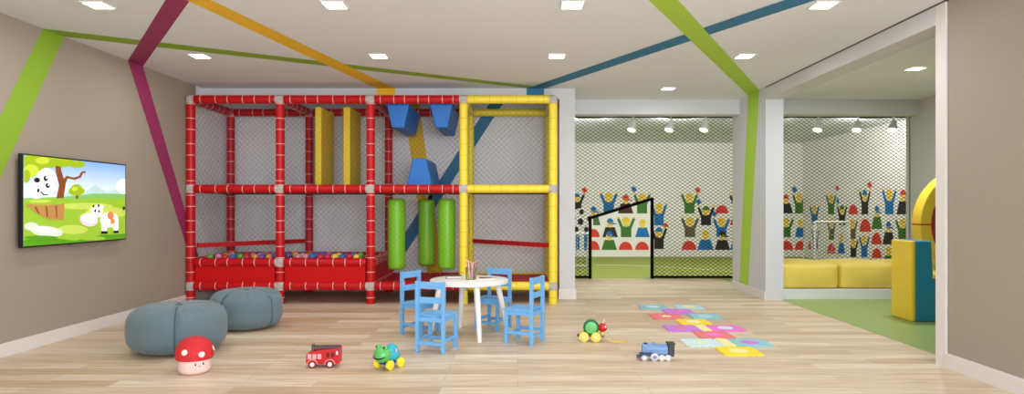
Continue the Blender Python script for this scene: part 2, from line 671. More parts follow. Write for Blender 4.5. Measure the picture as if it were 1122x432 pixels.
# balls in the pit
ball_cols = [('red', (214, 40, 48)), ('yellow', (238, 206, 60)), ('green', (110, 170, 60)), ('blue', (60, 110, 190)),
             ('purple', (128, 78, 160)), ('pink', (232, 130, 160)), ('orange', (240, 150, 60))]
protos = []
for nm, c in ball_cols:
    me_o = MB().ball((0, 0, 0), .042, seg=14, ring=10).build('pit_ball', mat('ball_' + nm, c, 0.35, 0.03), smooth=True)
    tag(me_o, f'small {nm} plastic ball lying in the ball pit', 'ball', f'{nm} balls in the ball pit')
    protos.append([me_o, False])
row = 0
y = YF + R + .055
while y < YB - .11:
    x = PX[0] + .11 + (.045 if row % 2 else 0)
    while x < PX[2] - .1:
        if abs(x - PX[1]) > .02 or True:
            pr = random.choice(protos)
            z = ZR - .075 + .0445 + random.uniform(.0, .004) + .004
            o = pr[0] if not pr[1] else dup(pr[0])
            pr[1] = True
            o.location = (x + random.uniform(-.002, .002), y, z)
        x += .0905
    y += .0815
    row += 1
# a second, looser layer heaped on top
for k in range(62):
    pr = random.choice(protos)
    col = k
    x = PX[0] + .13 + .0905 * (k % 23) + .045
    yy = YF + .13 + .19 * (k // 23) + random.uniform(0, .03)
    if x > PX[2] - .13 or abs(x - PX[1]) < .12 and yy < YF + .15:
        continue
    o = dup(pr[0])
    o.location = (x, yy, ZR + random.uniform(.046, .058))

# ------------------------------------------------------------------ expanded-mesh fence in front of the turf
BLACK = mat('black_fence_steel', (14, 14, 14), 0.9, 0.04, spec=0.1)
fence = thing('mesh_fence', 'black diamond mesh fence with a slanted gateway before the turf room', 'fence', (0, YN, 0))
FX0, FX1, FZ1 = .738, XS - .01, 2.665


def F(px, py):
    p = at(px, py, YN)
    return p.x, p.z


gx0, gz0 = F(646.5, 239)
gx1, gz1 = F(714.5, 218)
fr = .03


def bar(x0, z0, x1, z1, name='frame_bar', wdt=.036):
    p, q = Vector((x0, 0, z0)), Vector((x1, 0, z1))
    d = (q - p).normalized()
    s_ = Vector((-d.z, 0, d.x)) * (wdt / 2)
    u_ = Vector((0, .018, 0))
    MB().prism([p + s_ - u_, p - s_ - u_, p - s_ + u_, p + s_ + u_], q - p).build(name, BLACK, fence)


bar(FX0, FZ1, FX1, FZ1)
bar(FX0, .03, gx0, .03)
bar(gx1, .03, FX1, .03)
bar(gx0, 0, gx0, gz0 + .02, 'gate_post', .05)
bar(gx1, 0, gx1, gz1 + .02, 'gate_post', .05)
bar(gx0, gz0, gx1, gz1, 'gate_lintel', .05)


def in_gate(x, z):
    return gx0 < x < gx1 and z < gz0 + (gz1 - gz0) * (x - gx0) / (gx1 - gx0)


def mesh_panel(x0, x1):
    b = MB()
    cw, chh = .084, .058
    nx, nz = int((x1 - x0) / cw) + 1, int((FZ1 - .03) / chh)
    t = .0058
    for i in range(nx):
        for sgn in (1, -1):
            pts = []
            for k in range(nz + 1):
                x = x0 + (i + .5) * cw + sgn * (cw / 2) * (1 if k % 2 else -1)
                pts.append((min(max(x, x0), x1), .03 + k * chh))
            for k in range(nz):
                (xa, za), (xb, zb) = pts[k], pts[k + 1]
                if in_gate((xa + xb) / 2, (za + zb) / 2):
                    continue
                b.add([(xa - t, -.002, za), (xa + t, -.002, za), (xb + t, -.002, zb), (xb - t, -.002, zb),
                       (xa - t, .004, za), (xa + t, .004, za), (xb + t, .004, zb), (xb - t, .004, zb)],
                      [(0, 1, 2, 3), (7, 6, 5, 4), (1, 5, 6, 2), (4, 0, 3, 7)])
    b.build('mesh_panel', BLACK, fence)


mesh_panel(FX0, 3.62)
mesh_panel(3.62, FX1)
bar(3.62, .03, 3.62, FZ1)

# ------------------------------------------------------------------ spotlights over the fence
SPOTW = mat('spot_white', (250, 250, 250), 0.4, 0.01)
GLOW = mat('spot_glow', (255, 246, 230), 0.5, 0.0, emit=2.2)
YS = 9.9
pos_words = ['nearest the climbing frame in the netted opening', 'in the middle of the netted opening', 'nearest the lime stripe in the netted opening',
             'nearest the white pillar in the green room opening', 'in the middle of the green room opening', 'nearest the yellow soft play ring in the green room opening']
for px, wd in zip((694, 735, 773, 897, 940, 979), pos_words):
    x = (px - CX) * YS / FPX
    t = thing('spotlight', 'white ceiling spotlight ' + wd, 'spotlight', (x, YS, H), 0, 'white spotlights above the mesh fence')
    MB().cyl((0, 0, 0), (0, 0, -.02), .045, 16).build('canopy', SPOTW, t)
    MB().cyl((0, 0, -.02), (0, 0, -.2), .012, 10).build('stem', SPOTW, t)
    a0, a1 = Vector((.012, .0, -.18)), Vector((-.035, -.03, -.325))
    MB().rings(a0, a1, [(0, .026), (.05, .036), (.4, .042), (.55, .06), (1, .07), (1.0, .058), (.94, .052)], 18).build('lamp_head', SPOTW, t, smooth=True)
    dirn = (a1 - a0).normalized()
    MB().cyl(a0 + dirn * .168, a0 + dirn * .172, .06, 16).build('bulb', GLOW, t)
    d = bpy.data.lights.new('spot_beam', 'SPOT')
    d.energy = SPOT_W
    d.spot_size = math.radians(84)
    d.spot_blend = 1.0
    d.shadow_soft_size = .06
    d.color = (1.0, .97, .92)
    lo = bpy.data.objects.new('spot_beam', d)
    COL.objects.link(lo)
    lo.parent = t
    lo.location = a1 + dirn * .05
    lo.rotation_euler = Vector((-.3, -.1, -1)).to_track_quat('-Z', 'Y').to_euler()

for k, x in enumerate((1.2, 2.7, 4.3, 5.9)):  # lamps added only to brighten the mural and turf
    t = thing('added_fill_lamp', names_x[k] + ' added fill lamp behind the mesh fence counted from the climbing frame', 'ceiling light', (x, YN + .12, H), 0, 'fill lamps added in the turf room')
    MB().prism([(-.2, -.05, 0), (-.2, .05, 0), (-.2, .03, -.05), (-.2, -.05, -.02)], (.4, 0, 0)).build('housing', FRAMEW, t)
    area_light('lamp', (0, .06, -.06), (math.radians(62), 0, 0), .36, .06, FILL_W, (1.0, .98, .94), t)

# ------------------------------------------------------------------ crowd mural on the turf room walls
CW = {
    'g': mat('mural_green', (66, 116, 44), .8, .03), 'b': mat('mural_blue', (30, 112, 176), .8, .03), 'k': mat('mural_black', (40, 36, 34), .8, .03),
    'm': mat('mural_maroon', (74, 36, 36), .8, .03), 'o': mat('mural_olive', (104, 96, 66), .8, .03), 'r': mat('mural_red', (216, 62, 42), .8, .03),
    'y': mat('mural_yellow', (232, 196, 40), .8, .03), 'w': mat('mural_white', (236, 234, 228), .8, .02), 's': mat('mural_skin', (238, 204, 90), .8, .03),
}
mural = thing('crowd_mural', 'painted mural of cheering spectators on the wall facing the mesh fence, with a football', 'mural', (0, 0, 0))
mural_far = mural


def painter(P):
    """P(u, v) maps photo pixels on a wall to a point; returns a figure builder."""
    def disc(b, u, v, ru, rv, mi, e, a0=0, a1=2 * PI, n=18):
        pts = [P(u + ru * math.cos(a0 + (a1 - a0) * k / n), v - rv * math.sin(a0 + (a1 - a0) * k / n), e) for k in range(n + (0 if a1 - a0 > 6.2 else 1))]
        b.add(pts, [tuple(range(len(pts)))], mi)

    def poly(b, pts, mi, e):
        b.add([P(u, v, e) for u, v in pts], [tuple(range(len(pts)))], mi)

    def fig(kind, x0, y0, x1, y1, shirt='g', hat='y'):
        b = MB()
        w_, h_ = x1 - x0, y1 - y0
        xc = (x0 + x1) / 2
        if kind == 'bump':
            disc(b, xc, y1, w_ / 2, h_, 0, .002, 0, PI)
            b.build('painted_dome', [CW['r']], mural)
            return
        if kind == 'flag':
            poly(b, [(xc - w_ / 2, y0 + h_ * .35), (xc, y0), (xc + w_ / 2, y0 + h_ * .55), (xc, y1)], 0, .002)
            b.build('painted_flag', [CW[shirt]], mural)
            return
        if kind == 'arms':
            sh = y0 + h_ * .48
            poly(b, [(xc - w_ * .29, y1), (xc - w_ * .29, sh + h_ * .12), (x0, y0 + h_ * .14), (x0 + w_ * .13, y0 + h_ * .08), (xc - w_ * .17, sh), (xc + w_ * .17, sh),
                     (x1 - w_ * .13, y0 + h_ * .08), (x1, y0 + h_ * .14), (xc + w_ * .29, sh + h_ * .12), (xc + w_ * .29, y1)], 0, .002)
            for s_ in (-1, 1):
                disc(b, xc + s_ * w_ * .44, y0 + h_ * .07, w_ * .07, h_ * .055, 2, .0025)
            hv = y0 + h_ * .3
        else:
            sh = y0 + h_ * .5
            poly(b, [(x0, y1), (x0 + w_ * .2, sh), (x1 - w_ * .2, sh), (x1, y1)], 0, .002)
            hv = y0 + h_ * .32
        disc(b, xc, hv, w_ * .2, h_ * .21, 2, .003)
        disc(b, xc, hv - h_ * .02, w_ * .23, h_ * .24, 1, .0035, .15, PI - .15)
        if kind == 'cap':
            poly(b, [(xc - w_ * .1, hv - h_ * .05), (xc + w_ * .4, hv - h_ * .01), (xc + w_ * .38, hv + h_ * .05), (xc - w_ * .1, hv + h_ * .02)], 1, .0037)
        b.build('painted_spectator', [CW[shirt], CW[hat], CW['s']], mural)
    return fig, disc, poly


def on_far(u, v, e):
    p = at(u, v, YT)
    p.y -= e
    return p


def on_turf_side(u, v, e):
    Y = XS * FPX / (u - CX)
    p = at(u, v, Y)
    p.x -= e
    return p


fig, disc, poly = painter(on_far)
for a in [('arms', 622, 211, 641, 232, 'k', 'b'), ('flag', 637, 205, 644, 212, 'r'), ('arms', 657, 210, 677, 233, 'b', 'y'), ('cap', 677, 212, 694, 234, 'm', 'r'),
          ('flag', 691, 204, 698, 211, 'b'), ('arms', 694, 211, 713, 234, 'g', 'y'), ('cap', 643, 225, 658, 247, 'g', 'b'), ('cap', 660, 238, 677, 260, 'k', 'b'),
          ('arms', 676, 237, 696, 260, 'g', 'y'), ('head', 696, 239, 712, 260, 'b', 'y'), ('bump', 643, 251, 657, 260), ('bump', 643, 264, 657, 274),
          ('cap', 659, 252, 676, 274, 'g', 'b'), ('bump', 678, 265, 693, 274), ('bump', 696, 265, 711, 274),
          ('arms', 713, 222, 731, 247, 'b', 'y'), ('arms', 713, 248, 731, 273, 'k', 'b'), ('flag', 726, 244, 733, 251, 'r'),
          ('arms', 746, 211, 765, 234, 'g', 'y'), ('flag', 761, 205, 768, 212, 'r'), ('flag', 762, 218, 769, 225, 'b'), ('arms', 764, 225, 783, 247, 'k', 'g'),
          ('flag', 779, 231, 786, 238, 'b'), ('bump', 784, 225, 798, 234), ('arms', 746, 237, 766, 260, 'o', 'y'), ('bump', 747, 264, 763, 274),
          ('head', 764, 251, 782, 274, 'b', 'y'), ('arms', 781, 238, 800, 260, 'b', 'y'), ('cap', 783, 252, 800, 274, 'k', 'k'),
          ('arms', 799, 212, 818, 234, 'k', 'y'), ('bump', 800, 238, 816, 247), ('head', 800, 248, 816, 274, 'b', 'r'),
          ('head', 852, 212, 869, 234, 'k', 'r'), ('flag', 867, 204, 874, 212, 'b'), ('arms', 868, 211, 883, 234, 'g', 'y'),
          ('arms', 852, 238, 870, 260, 'g', 'y'), ('head', 871, 239, 882.5, 260, 'b', 'y'), ('bump', 853, 264, 869, 274), ('bump', 871, 264, 882.5, 274)]:
    fig(*a)
# painted football with two blue legs
b = MB()
disc(b, 637, 243, 13, 15, 0, .004, n=32)
for k in range(5):
    a = k * 2 * PI / 5 + .3
    disc(b, 637 + 9.2 * math.cos(a), 243 - 10.6 * math.sin(a), 2.7, 3.2, 1, .005, n=6)
disc(b, 636, 243, 3.6, 4.2, 1, .005, n=5)
for x in (631, 640):
    poly(b, [(x, 257), (x + 4, 257), (x + 4, 274), (x, 274)], 2, .003)
b.build('painted_football', [CW['w'], CW['k'], CW['b']], mural)
fig, disc, poly = painter(on_turf_side)
mural = thing('crowd_mural', 'painted mural of cheering spectators on the side wall seen through the green room', 'mural', (0, 0, 0))
for a in [('arms', 887, 224, 898, 246, 'b', 'y'), ('arms', 889, 250, 898, 273, 'b', 'k'), ('bump', 886, 264, 889, 274),
          ('arms', 905, 212, 916.5, 235, 'g', 'y'), ('flag', 915, 203, 920, 210, 'r'), ('flag', 916, 217, 920, 224, 'b'), ('arms', 917, 224, 928.5, 247, 'k', 'g'),
          ('bump', 930, 224, 940, 235), ('arms', 941.5, 207, 954, 235, 'k', 'b'), ('flag', 950, 199, 956, 207, 'r'), ('cap', 955, 224, 967, 251, 'g', 'b'),
          ('arms', 966.5, 206, 982.5, 235, 'b', 'y'), ('head', 982.5, 206, 997, 235, 'k', 'r'), ('arms', 906, 239, 916.5, 263, 'o', 'y'),
          ('bump', 906.5, 267, 915.5, 278), ('head', 917, 254, 926, 278, 'b', 'y'), ('arms', 928.5, 240, 940, 262, 'o', 'y'), ('bump', 942, 240, 954.5, 254),
          ('cap', 967, 241, 980.5, 268, 'k', 'b'), ('arms', 981, 239, 996.5, 262, 'g', 'y'), ('bump', 955, 255, 966, 268), ('arms', 929.5, 262, 940.8, 282, 'k', 'y'),
          ('arms', 941.2, 257, 953, 282, 'b', 'y'), ('bump', 955.5, 272, 966, 283), ('head', 967, 270, 981, 290, 'g', 'y'), ('bump', 983, 270, 997, 285)]:
    fig(*a)

# turf marking
pts_l = [at(735 + 9 * k, 0, 1) for k in range(9)]
b = MB()
prev = None
for k in range(15):
    t_ = k / 14
    x, y = 1.6 + 2.4 * t_, 12.95 - 1.5 * t_ * t_
    b.span((x - .09, y - .03, .0045), (x + .09, y + .03, .0075)) if False else None
    cur = ((x, y - .035, .0065), (x, y + .035, .0065))
    if prev:
        b.add([prev[0], cur[0], cur[1], prev[1]], [(0, 1, 2, 3)])
    prev = cur
tag(b.build('turf_marking', mat('turf_line_white', (226, 230, 214), .9, .05)), 'curved white line painted on the green turf', 'field marking')

# goals
GW = mat('goal_white', (236, 234, 228), .45, .02)
GN = mat('goal_net_cord', (226, 224, 216), .8, .02)


def goal(label, x0, x1, yf, dp, zt):
    t = thing('football_goal', label, 'football goal', ((x0 + x1) / 2, yf, .004))
    hw, r = (x1 - x0) / 2, .022
    for sx in (-1, 1):
        MB().cyl((sx * hw, 0, 0), (sx * hw, 0, zt), r, 12).build('goal_post', GW, t, smooth=True)
        MB().tube([(sx * hw, 0, zt - .01), (sx * hw, dp * .45, zt - .02), (sx * hw, dp, .02)], .014, 8).build('net_stay', GW, t, smooth=True)
    MB().cyl((-hw, 0, zt), (hw, 0, zt), r, 12).build('crossbar', GW, t, smooth=True)
    MB().cyl((-hw, dp, .016), (hw, dp, .016), .014, 10).build('ground_bar', GW, t, smooth=True)
    b = MB()
    n = int(2 * hw / .1)
    for k in range(n + 1):
        x = -hw + 2 * hw * k / n
        b.tube([(x, 0, zt - .01), (x, dp * .45, zt - .02), (x, dp, .02)], .0035, 4)
    for k in range(1, 9):
        q = k / 9
        yy, zz = (q / .4 * dp * .45, zt - .015) if q < .4 else (dp * (.45 + .55 * (q - .4) / .6), (zt - .02) + (.02 - zt + .02) * (q - .4) / .6)
        b.tube([(-hw, yy, zz), (hw, yy, zz)], .0035, 4)
    b.build('net', GN, t)


goal('small white football goal on the turf beside the mesh gateway', .75, 1.36, 12.0, .6, .68)
goal('white football goal on the turf seen above the yellow cushions', (893 - CX) * 11.6 / FPX, (930.5 - CX) * 11.6 / FPX, 11.6, .55, .905)

# ------------------------------------------------------------------ green room: bench, cushions, soft play
YLEA = mat('yellow_cushion_vinyl', (236, 208, 92), 0.55, 0.06, 5, .15, 30)
bench = MB().span((XR2 + .002, 8.15, 0), (XG - .002, YH0, .128)).build('cushion_bench', mat('bench_white', (226, 228, 226), .5, .01), bevel=.004)
tag(bench, 'low white bench base along the end of the green room', 'bench')


def pillow_box(sx, sy, sz, puff=.03, n=14, m=10):
    """Box cushion with bulging faces and rounded edges."""
    bm = bmesh.new()
    bmesh.ops.create_cube(bm, size=1)
    bmesh.ops.subdivide_edges(bm, edges=bm.edges[:], cuts=9, use_grid_fill=True)
    for v in bm.verts:
        x, y, z = v.co * 2
        kx, ky, kz = (1 - x * x), (1 - y * y), (1 - z * z)
        q = lambda a: math.copysign(abs(a), a)
        X = q(x) * sx / 2
        Y = q(y) * sy / 2 + math.copysign(puff * kx * kz, y) * (abs(y) > .99)
        Z = q(z) * sz / 2 + math.copysign(puff * 1.2 * kx * ky, z) * (z > .99)
        # round the edges
        for _ in range(1):
            e = sum(abs(a) > .99 for a in (x, y, z))
            if e >= 2:
                f = .972 if e == 2 else .955
                X, Y, Z = X * (f if abs(x) > .99 else 1), Y * (f if abs(y) > .99 else 1), Z * (f if abs(z) > .99 else 1)
        v.co = (X, Y, Z)
    b = MB()
    bm.verts.ensure_lookup_table()
    b.add([v.co[:] for v in bm.verts], [tuple(v.index for v in f.verts) for f in bm.faces])
    bm.free()
    return b


xs = [XR2 + .01, (921 - CX) * 8.2 / FPX, 4.93, XG - .01]
cw_labels = ['yellow bench cushion next to the white pillar', 'yellow bench cushion before the white goal, partly behind the foam block', 'yellow bench cushion hidden behind the yellow and blue foam block']
for i in range(3):
    wdt = xs[i + 1] - xs[i]
    c = pillow_box(wdt - .008, .78, .315, .032)
    o = c.build('bench_cushion', YLEA, smooth=True, loc=((xs[i] + xs[i + 1]) / 2, 8.60, .128 + .159))
    sub = o.modifiers.new('smooth', 'SUBSURF')
    sub.levels = sub.render_levels = 1
    tag(o, cw_labels[i], 'cushion', 'yellow cushions on the low bench')

FY = mat('foam_yellow_vinyl', (246, 212, 60), .42, .04, 5)
FB = mat('foam_blue_vinyl', (34, 142, 184), .42, .04, 5)
FR = mat('foam_red_vinyl', (190, 24, 28), .42, .04, 5)
YK = 6.55
xk = (1000.5 - CX) * YK / FPX
blk = thing('foam_step_block', 'tall soft play block with yellow side and blue front on the green floor', 'foam block', (xk, YK, 0.002))
zt = EYE - (264.5 - CY) * YK / FPX
MB().span((-.012, 0, 0), (.03, .37, zt)).build('yellow_side', FY, blk, bevel=.015)
MB().prism([(.03, 0, 0), (.75, 0, 0), (.75, 0, .32), (.21, 0, .46), (.19, 0, zt), (.03, 0, zt)], (0, .37, 0)).build('blue_body', FB, blk, bevel=.012)
MB().span((.2, -.006, .44), (.6, .376, .485)).build('yellow_ledge', FY, blk, bevel=.012)
YW = 6.95
sw = YW / FPX
RD = .16
whl = thing('soft_play_ring', 'large yellow soft play ring with red centre standing behind the foam block', 'foam wheel', (5.005, YW, 0.002))
rw, zc = .62, EYE - (246.5 - CY) * sw
arc = [(rw * math.cos(a), 0, zc + rw * math.sin(a)) for a in [PI * k / 40 for k in range(41)]]
inn = [(.5 * math.cos(a), 0, zc + .5 * math.sin(a)) for a in [PI * k / 40 for k in range(40, -1, -1)]]
up = [(x, y, z + .006) for x, y, z in arc + inn]
lo_ = [(x, y, 2 * zc - z - .006) for x, y, z in arc + inn]
MB().prism(up, (0, RD, 0)).build('upper_ring', FY, whl, bevel=.008)
MB().prism(lo_, (0, RD, 0)).build('lower_ring', FY, whl, bevel=.008)
MB().cyl((0, .01, zc), (0, RD - .01, zc), .5, 48).build('red_core', FR, whl, smooth=True)
MB().span((-rw + .003, .004, zc - .008), (rw - .003, RD - .004, zc + .008)).build('red_seam', FR, whl)
MB().span((-.45, -.02, 0), (.45, RD + .02, zc - rw + .05)).build('base', FB, whl, bevel=.01)

# ------------------------------------------------------------------ television
BEZ = mat('tv_black', (18, 18, 20), .3, .02)
XT = XL + .055
ty0, ty1, tz0, tz1 = 5.12, 6.475, .85, 1.612
tv = thing('television', 'wall mounted television showing cartoon cows in a green meadow', 'television', (XT, (ty0 + ty1) / 2, tz0))
cy_ = (ty0 + ty1) / 2
hw, hh = (ty1 - ty0) / 2, tz1 - tz0
MB().span((-.02, -hw, 0), (.016, hw, hh)).build('casing', BEZ, tv, bevel=.003)
MB().span((-.054, -.25, .2), (-.02, .25, .55)).build('wall_bracket', BEZ, tv)
MB().span((-.01, -.1, -.012), (.014, .1, 0)).build('stand_bar', mat('tv_silver', (150, 150, 152), .3, .02, metal=.6), tv)


def emat(name, rgb, k=1.0):
    return mat('tv_' + name, rgb, .25, .04, 20, emit=.5 * k, spec=.3)


def tvp(px, py, e):
    """Photo pixel -> local point of the screen plane (px in the frame, plane X = XT + .017)."""
    X = XT + .0165
    Y = X * FPX / (px - CX)
    return Vector((.0165 + e, Y - cy_, EYE + (CY - py) * Y / FPX - tz0))


def zp(u, v):
    return 10 + u / 3.6, 160 + v / 3.6


def sky_mat():
    m = bpy.data.materials.new('tv_sky')
    m.use_nodes = True
    nt = m.node_tree
    b = nt.nodes['Principled BSDF']
    tc = nt.nodes.new('ShaderNodeTexCoord')
    sp = nt.nodes.new('ShaderNodeSeparateXYZ')
    rp = nt.nodes.new('ShaderNodeValToRGB')
    rp.color_ramp.elements[0].position = .40
    rp.color_ramp.elements[0].color = (lin(228), lin(238), lin(244), 1)
    rp.color_ramp.elements[1].position = .74
    rp.color_ramp.elements[1].color = (lin(124), lin(168), lin(226), 1)
    nt.links.new(tc.outputs['Object'], sp.inputs[0])
    nt.links.new(sp.outputs['Z'], rp.inputs['Fac'])
    nt.links.new(rp.outputs['Color'], b.inputs['Emission Color'])
    nt.links.new(rp.outputs['Color'], b.inputs['Base Color'])
    b.inputs['Emission Strength'].default_value = .52
    b.inputs['Roughness'].default_value = .25
    return m


bz = .012
scr = MB().add([(.0165, -hw + bz, bz), (.0165, hw - bz, bz), (.0165, hw - bz, hh - bz), (.0165, -hw + bz, hh - bz)], [(0, 1, 2, 3)]).build('screen', sky_mat(), tv)
ZMIN, ZMAX, YMIN, YMAX = bz, hh - bz, -hw + bz, hw - bz
_lay = [0]


def clampp(p):
    return Vector((p.x, min(max(p.y, YMIN), YMAX), min(max(p.z, ZMIN), ZMAX)))


def pic(name, shapes):
    """Flat picture element on the screen. shapes = [(material, [(u,v)...])] in zoomed-photo units."""
    b = MB()
    ms = []
    for m, pts in shapes:
        _lay[0] += 1
        e = .0002 * _lay[0]
        if m not in ms:
            ms.append(m)
        b.add([clampp(tvp(*zp(u, v), e)) for u, v in pts], [tuple(range(len(pts)))], ms.index(m))
    b.build(name, ms, scr)


def ell(u, v, ru, rv, n=20, rot=0.0):
    c, s_ = math.cos(rot), math.sin(rot)
    return [(u + ru * math.cos(a) * c - rv * math.sin(a) * s_, v + ru * math.cos(a) * s_ + rv * math.sin(a) * c) for a in [2 * PI * k / n for k in range(n)]]


def wob(pts_top, base):
    return pts_top + [(pts_top[-1][0], base), (pts_top[0][0], base)]


mG1, mG2, mG3, mG4 = emat('grass', (146, 184, 52)), emat('grass_light', (186, 204, 90)), emat('grass_dark', (84, 150, 30)), emat('hill_green', (126, 184, 96))
mMt, mBr, mBr2, mWh, mGy = emat('mountain', (176, 206, 208)), emat('bark', (124, 72, 36)), emat('stump', (176, 130, 74)), emat('white', (248, 248, 246)), emat('rock', (206, 214, 196))
mLf, mLf2, mBk, mPk, mOr = emat('leaf', (150, 176, 30)), emat('leaf_light', (188, 204, 60)), emat('ink', (30, 30, 36)), emat('pink', (240, 200, 214)), emat('orange', (220, 130, 70))
pic('mountains', [(mMt, wob([(200, 205), (240, 175), (285, 195), (340, 152), (385, 185), (420, 170), (470, 200)], 225)), (mWh, ell(452, 160, 30, 30))])
pic('meadow', [(mG4, wob([(40, 205), (230, 200), (330, 188), (470, 190)], 260)), (mG1, wob([(40, 215), (150, 205), (260, 212), (350, 205), (470, 208)], 400)),
               (mG2, ell(300, 238, 110, 13)), (mG2, ell(390, 262, 90, 20)), (mG2, ell(250, 330, 60, 18)), (mG3, wob([(50, 372), (140, 360), (260, 374), (360, 352), (470, 345)], 400)), (mG1, ell(330, 365, 50, 8))])
pic('small_tree', [(mBr, [(263, 185), (271, 185), (272, 208), (262, 208)]), (mLf, ell(265, 178, 32, 18)), (mLf, ell(265, 165, 20, 14)), (mLf2, ell(258, 170, 12, 8))])
pic('big_tree', [(mBr, [(178, 55), (200, 60), (205, 100), (222, 150), (214, 205), (185, 207), (196, 155), (184, 110)]),
                 (mBr, [(206, 140), (225, 118), (255, 125), (275, 118), (283, 102), (298, 98), (302, 108), (290, 106), (283, 124), (258, 134), (230, 128), (216, 160)]),
                 (mLf, ell(90, 70, 52, 40)), (mLf, ell(150, 60, 50, 28)), (mLf, ell(215, 62, 40, 22)), (mLf, ell(268, 72, 30, 14)), (mLf2, ell(85, 98, 30, 26)), (mLf2, ell(130, 58, 28, 14)), (mLf, ell(66, 120, 16, 26))])
pic('peeking_cow', [(mWh, ell(150, 130, 36, 44, rot=-.5)), (mWh, ell(135, 165, 42, 34)), (mWh, ell(105, 188, 32, 20)), (mBk, ell(108, 135, 12, 10)), (mBk, ell(142, 128, 9, 11)), (mWh, ell(145, 125, 4, 5)),
                    (mBk, ell(150, 156, 9, 10)), (mWh, ell(153, 153, 4, 5)), (mGy, ell(118, 110, 9, 12)), (mPk, ell(180, 150, 6, 12)), (mBk, ell(112, 176, 5, 8)), (mPk, ell(174, 184, 9, 7)), (mBk, [(122, 178), (135, 190), (152, 190), (150, 194), (132, 195), (119, 182)])])
pic('stump', [(mBr2, [(62, 232), (215, 222), (213, 292), (150, 290), (100, 262)]), (mG1, ell(140, 222, 80, 11)), (mG2, ell(120, 218, 44, 6)), (mBr, [(95, 240), (103, 240), (118, 268), (112, 268)]), (mBr, [(140, 238), (146, 238), (150, 280), (145, 280)]), (mBr, [(180, 236), (185, 236), (186, 284), (182, 284)])])
pic('rocks', [(mGy, ell(145, 338, 64, 21, rot=.1)), (mGy, ell(84, 318, 30, 16)), (mWh, ell(135, 330, 46, 11, rot=.1)), (mG3, ell(120, 362, 70, 8))])
pic('standing_cow', [(mWh, ell(392, 292, 36, 30)), (mWh, [(358, 290), (384, 290), (382, 338), (362, 338)]), (mWh, [(402, 290), (428, 290), (426, 336), (410, 336)]),
                     (mBk, [(360, 336), (384, 336), (385, 347), (358, 347)]), (mBk, [(409, 334), (427, 334), (428, 344), (407, 344)]),
                     (mOr, ell(396, 275, 13, 16)), (mOr, ell(404, 298, 9, 11)), (mWh, ell(342, 258, 24, 24)), (mWh, ell(358, 240, 12, 7)), (mPk, ell(310, 292, 36, 26, rot=.2)), (mWh, ell(312, 286, 32, 18, rot=.2)),
                     (mBk, ell(335, 256, 4, 6)), (mBk, ell(350, 258, 4, 6)), (mBk, ell(328, 238, 4, 6)), (mBk, ell(348, 236, 4, 6)), (mBk, ell(448, 246, 5, 7))])

# ------------------------------------------------------------------ poufs and mushroom toy
DENIM = mat('blue_grey_canvas', (100, 118, 126), .9, .06, 60, .15, 400, sheen=.2)
SEAM = mat('dark_canvas_piping', (66, 92, 106), .9, .04)


def pouf(label, x, y, rz, Rr, Hh, nseam=4):
    t = thing('pouf', label, 'pouf', (x, y, 0), rz, 'blue grey canvas poufs')
    seg, ring = 144, 36

    def surf(a, ph, off=0.0):
        ca, sa = math.cos(ph), math.sin(ph)
        rr = Rr * abs(ca) ** .44
        z = Hh / 2 * (1 + math.copysign(abs(sa) ** .66, sa))
        g = 0.0
        for k in range(nseam):
            d = (a - 2 * PI * k / nseam + PI) % (2 * PI) - PI
            g = max(g, math.exp(-(d / .085) ** 2))
        edge = max(0, abs(sa) - .35) / .65
        pl = .5 + .5 * math.cos(a * 30 + 1.3 * math.sin(a * 3))
        rr *= 1 - .07 * g * (1 - .5 * max(0, -sa)) - .04 * pl * edge * (1 - abs(sa) ** 8)
        if sa > 0:
            z -= .05 * Hh * g * abs(sa) + .03 * pl * edge * Hh * (1 - abs(sa) ** 10)
            z -= Hh * .06 * math.exp(-(rr / (Rr * .25)) ** 2)
        return Vector(((rr + off) * math.cos(a), (rr + off) * math.sin(a), max(z + off * .3, 0)))
    b = MB()
    vs, fs = [], []
    phs = [-PI / 2 * .985 + PI * .985 * i / ring for i in range(ring + 1)]
    for ph in phs:
        for k in range(seg):
            vs.append(surf(2 * PI * k / seg, ph))
    for i in range(ring):
        for k in range(seg):
            k2 = (k + 1) % seg
            fs.append((i * seg + k, i * seg + k2, (i + 1) * seg + k2, (i + 1) * seg + k))
    fs.append(tuple(range(seg - 1, -1, -1)))
    fs.append(tuple(ring * seg + k for k in range(seg)))
    b.add(vs, fs)
    b.build('cushion_body', DENIM, t, smooth=True)
    for k in range(nseam):
        a = 2 * PI * k / nseam
        MB().tube([surf(a, p, .002) for p in phs[2:-1]], .006, 6).build('seam_piping', SEAM, t, smooth=True)
    MB().ball((0, 0, Hh * .95), .035, seg=18, ring=8, sc=(1, 1, .35)).build('button', SEAM, t, smooth=True)


pouf('larger blue grey canvas pouf nearer the television, behind the mushroom toy', -2.805, 5.28, -PI / 2 + .42, .378, .388)
pouf('smaller blue grey canvas pouf further back, before the red ball pit panels', -2.66, 6.27, -PI / 2 + .42 + PI / 4, .338, .38)

mus = thing('mushroom_toy', 'soft toy mushroom with spotted red cap and small face beside the pouf', 'soft toy', (-2.305, 4.56, 0), .25)
CAPR = mat('mushroom_red', (206, 34, 44), .7, .06, 30, .1, 300)
SPT = mat('mushroom_white', (246, 226, 218), .8, .03)
PNK = mat('mushroom_body', (240, 206, 198), .8, .03, 30, .1, 300)
MB().rings((0, 0, 0), (0, 0, .115), [(0, .075), (.04, .092), (.2, .106), (.5, .109), (.85, .106), (1, .1)], 36).build('body', PNK, mus, smooth=True)


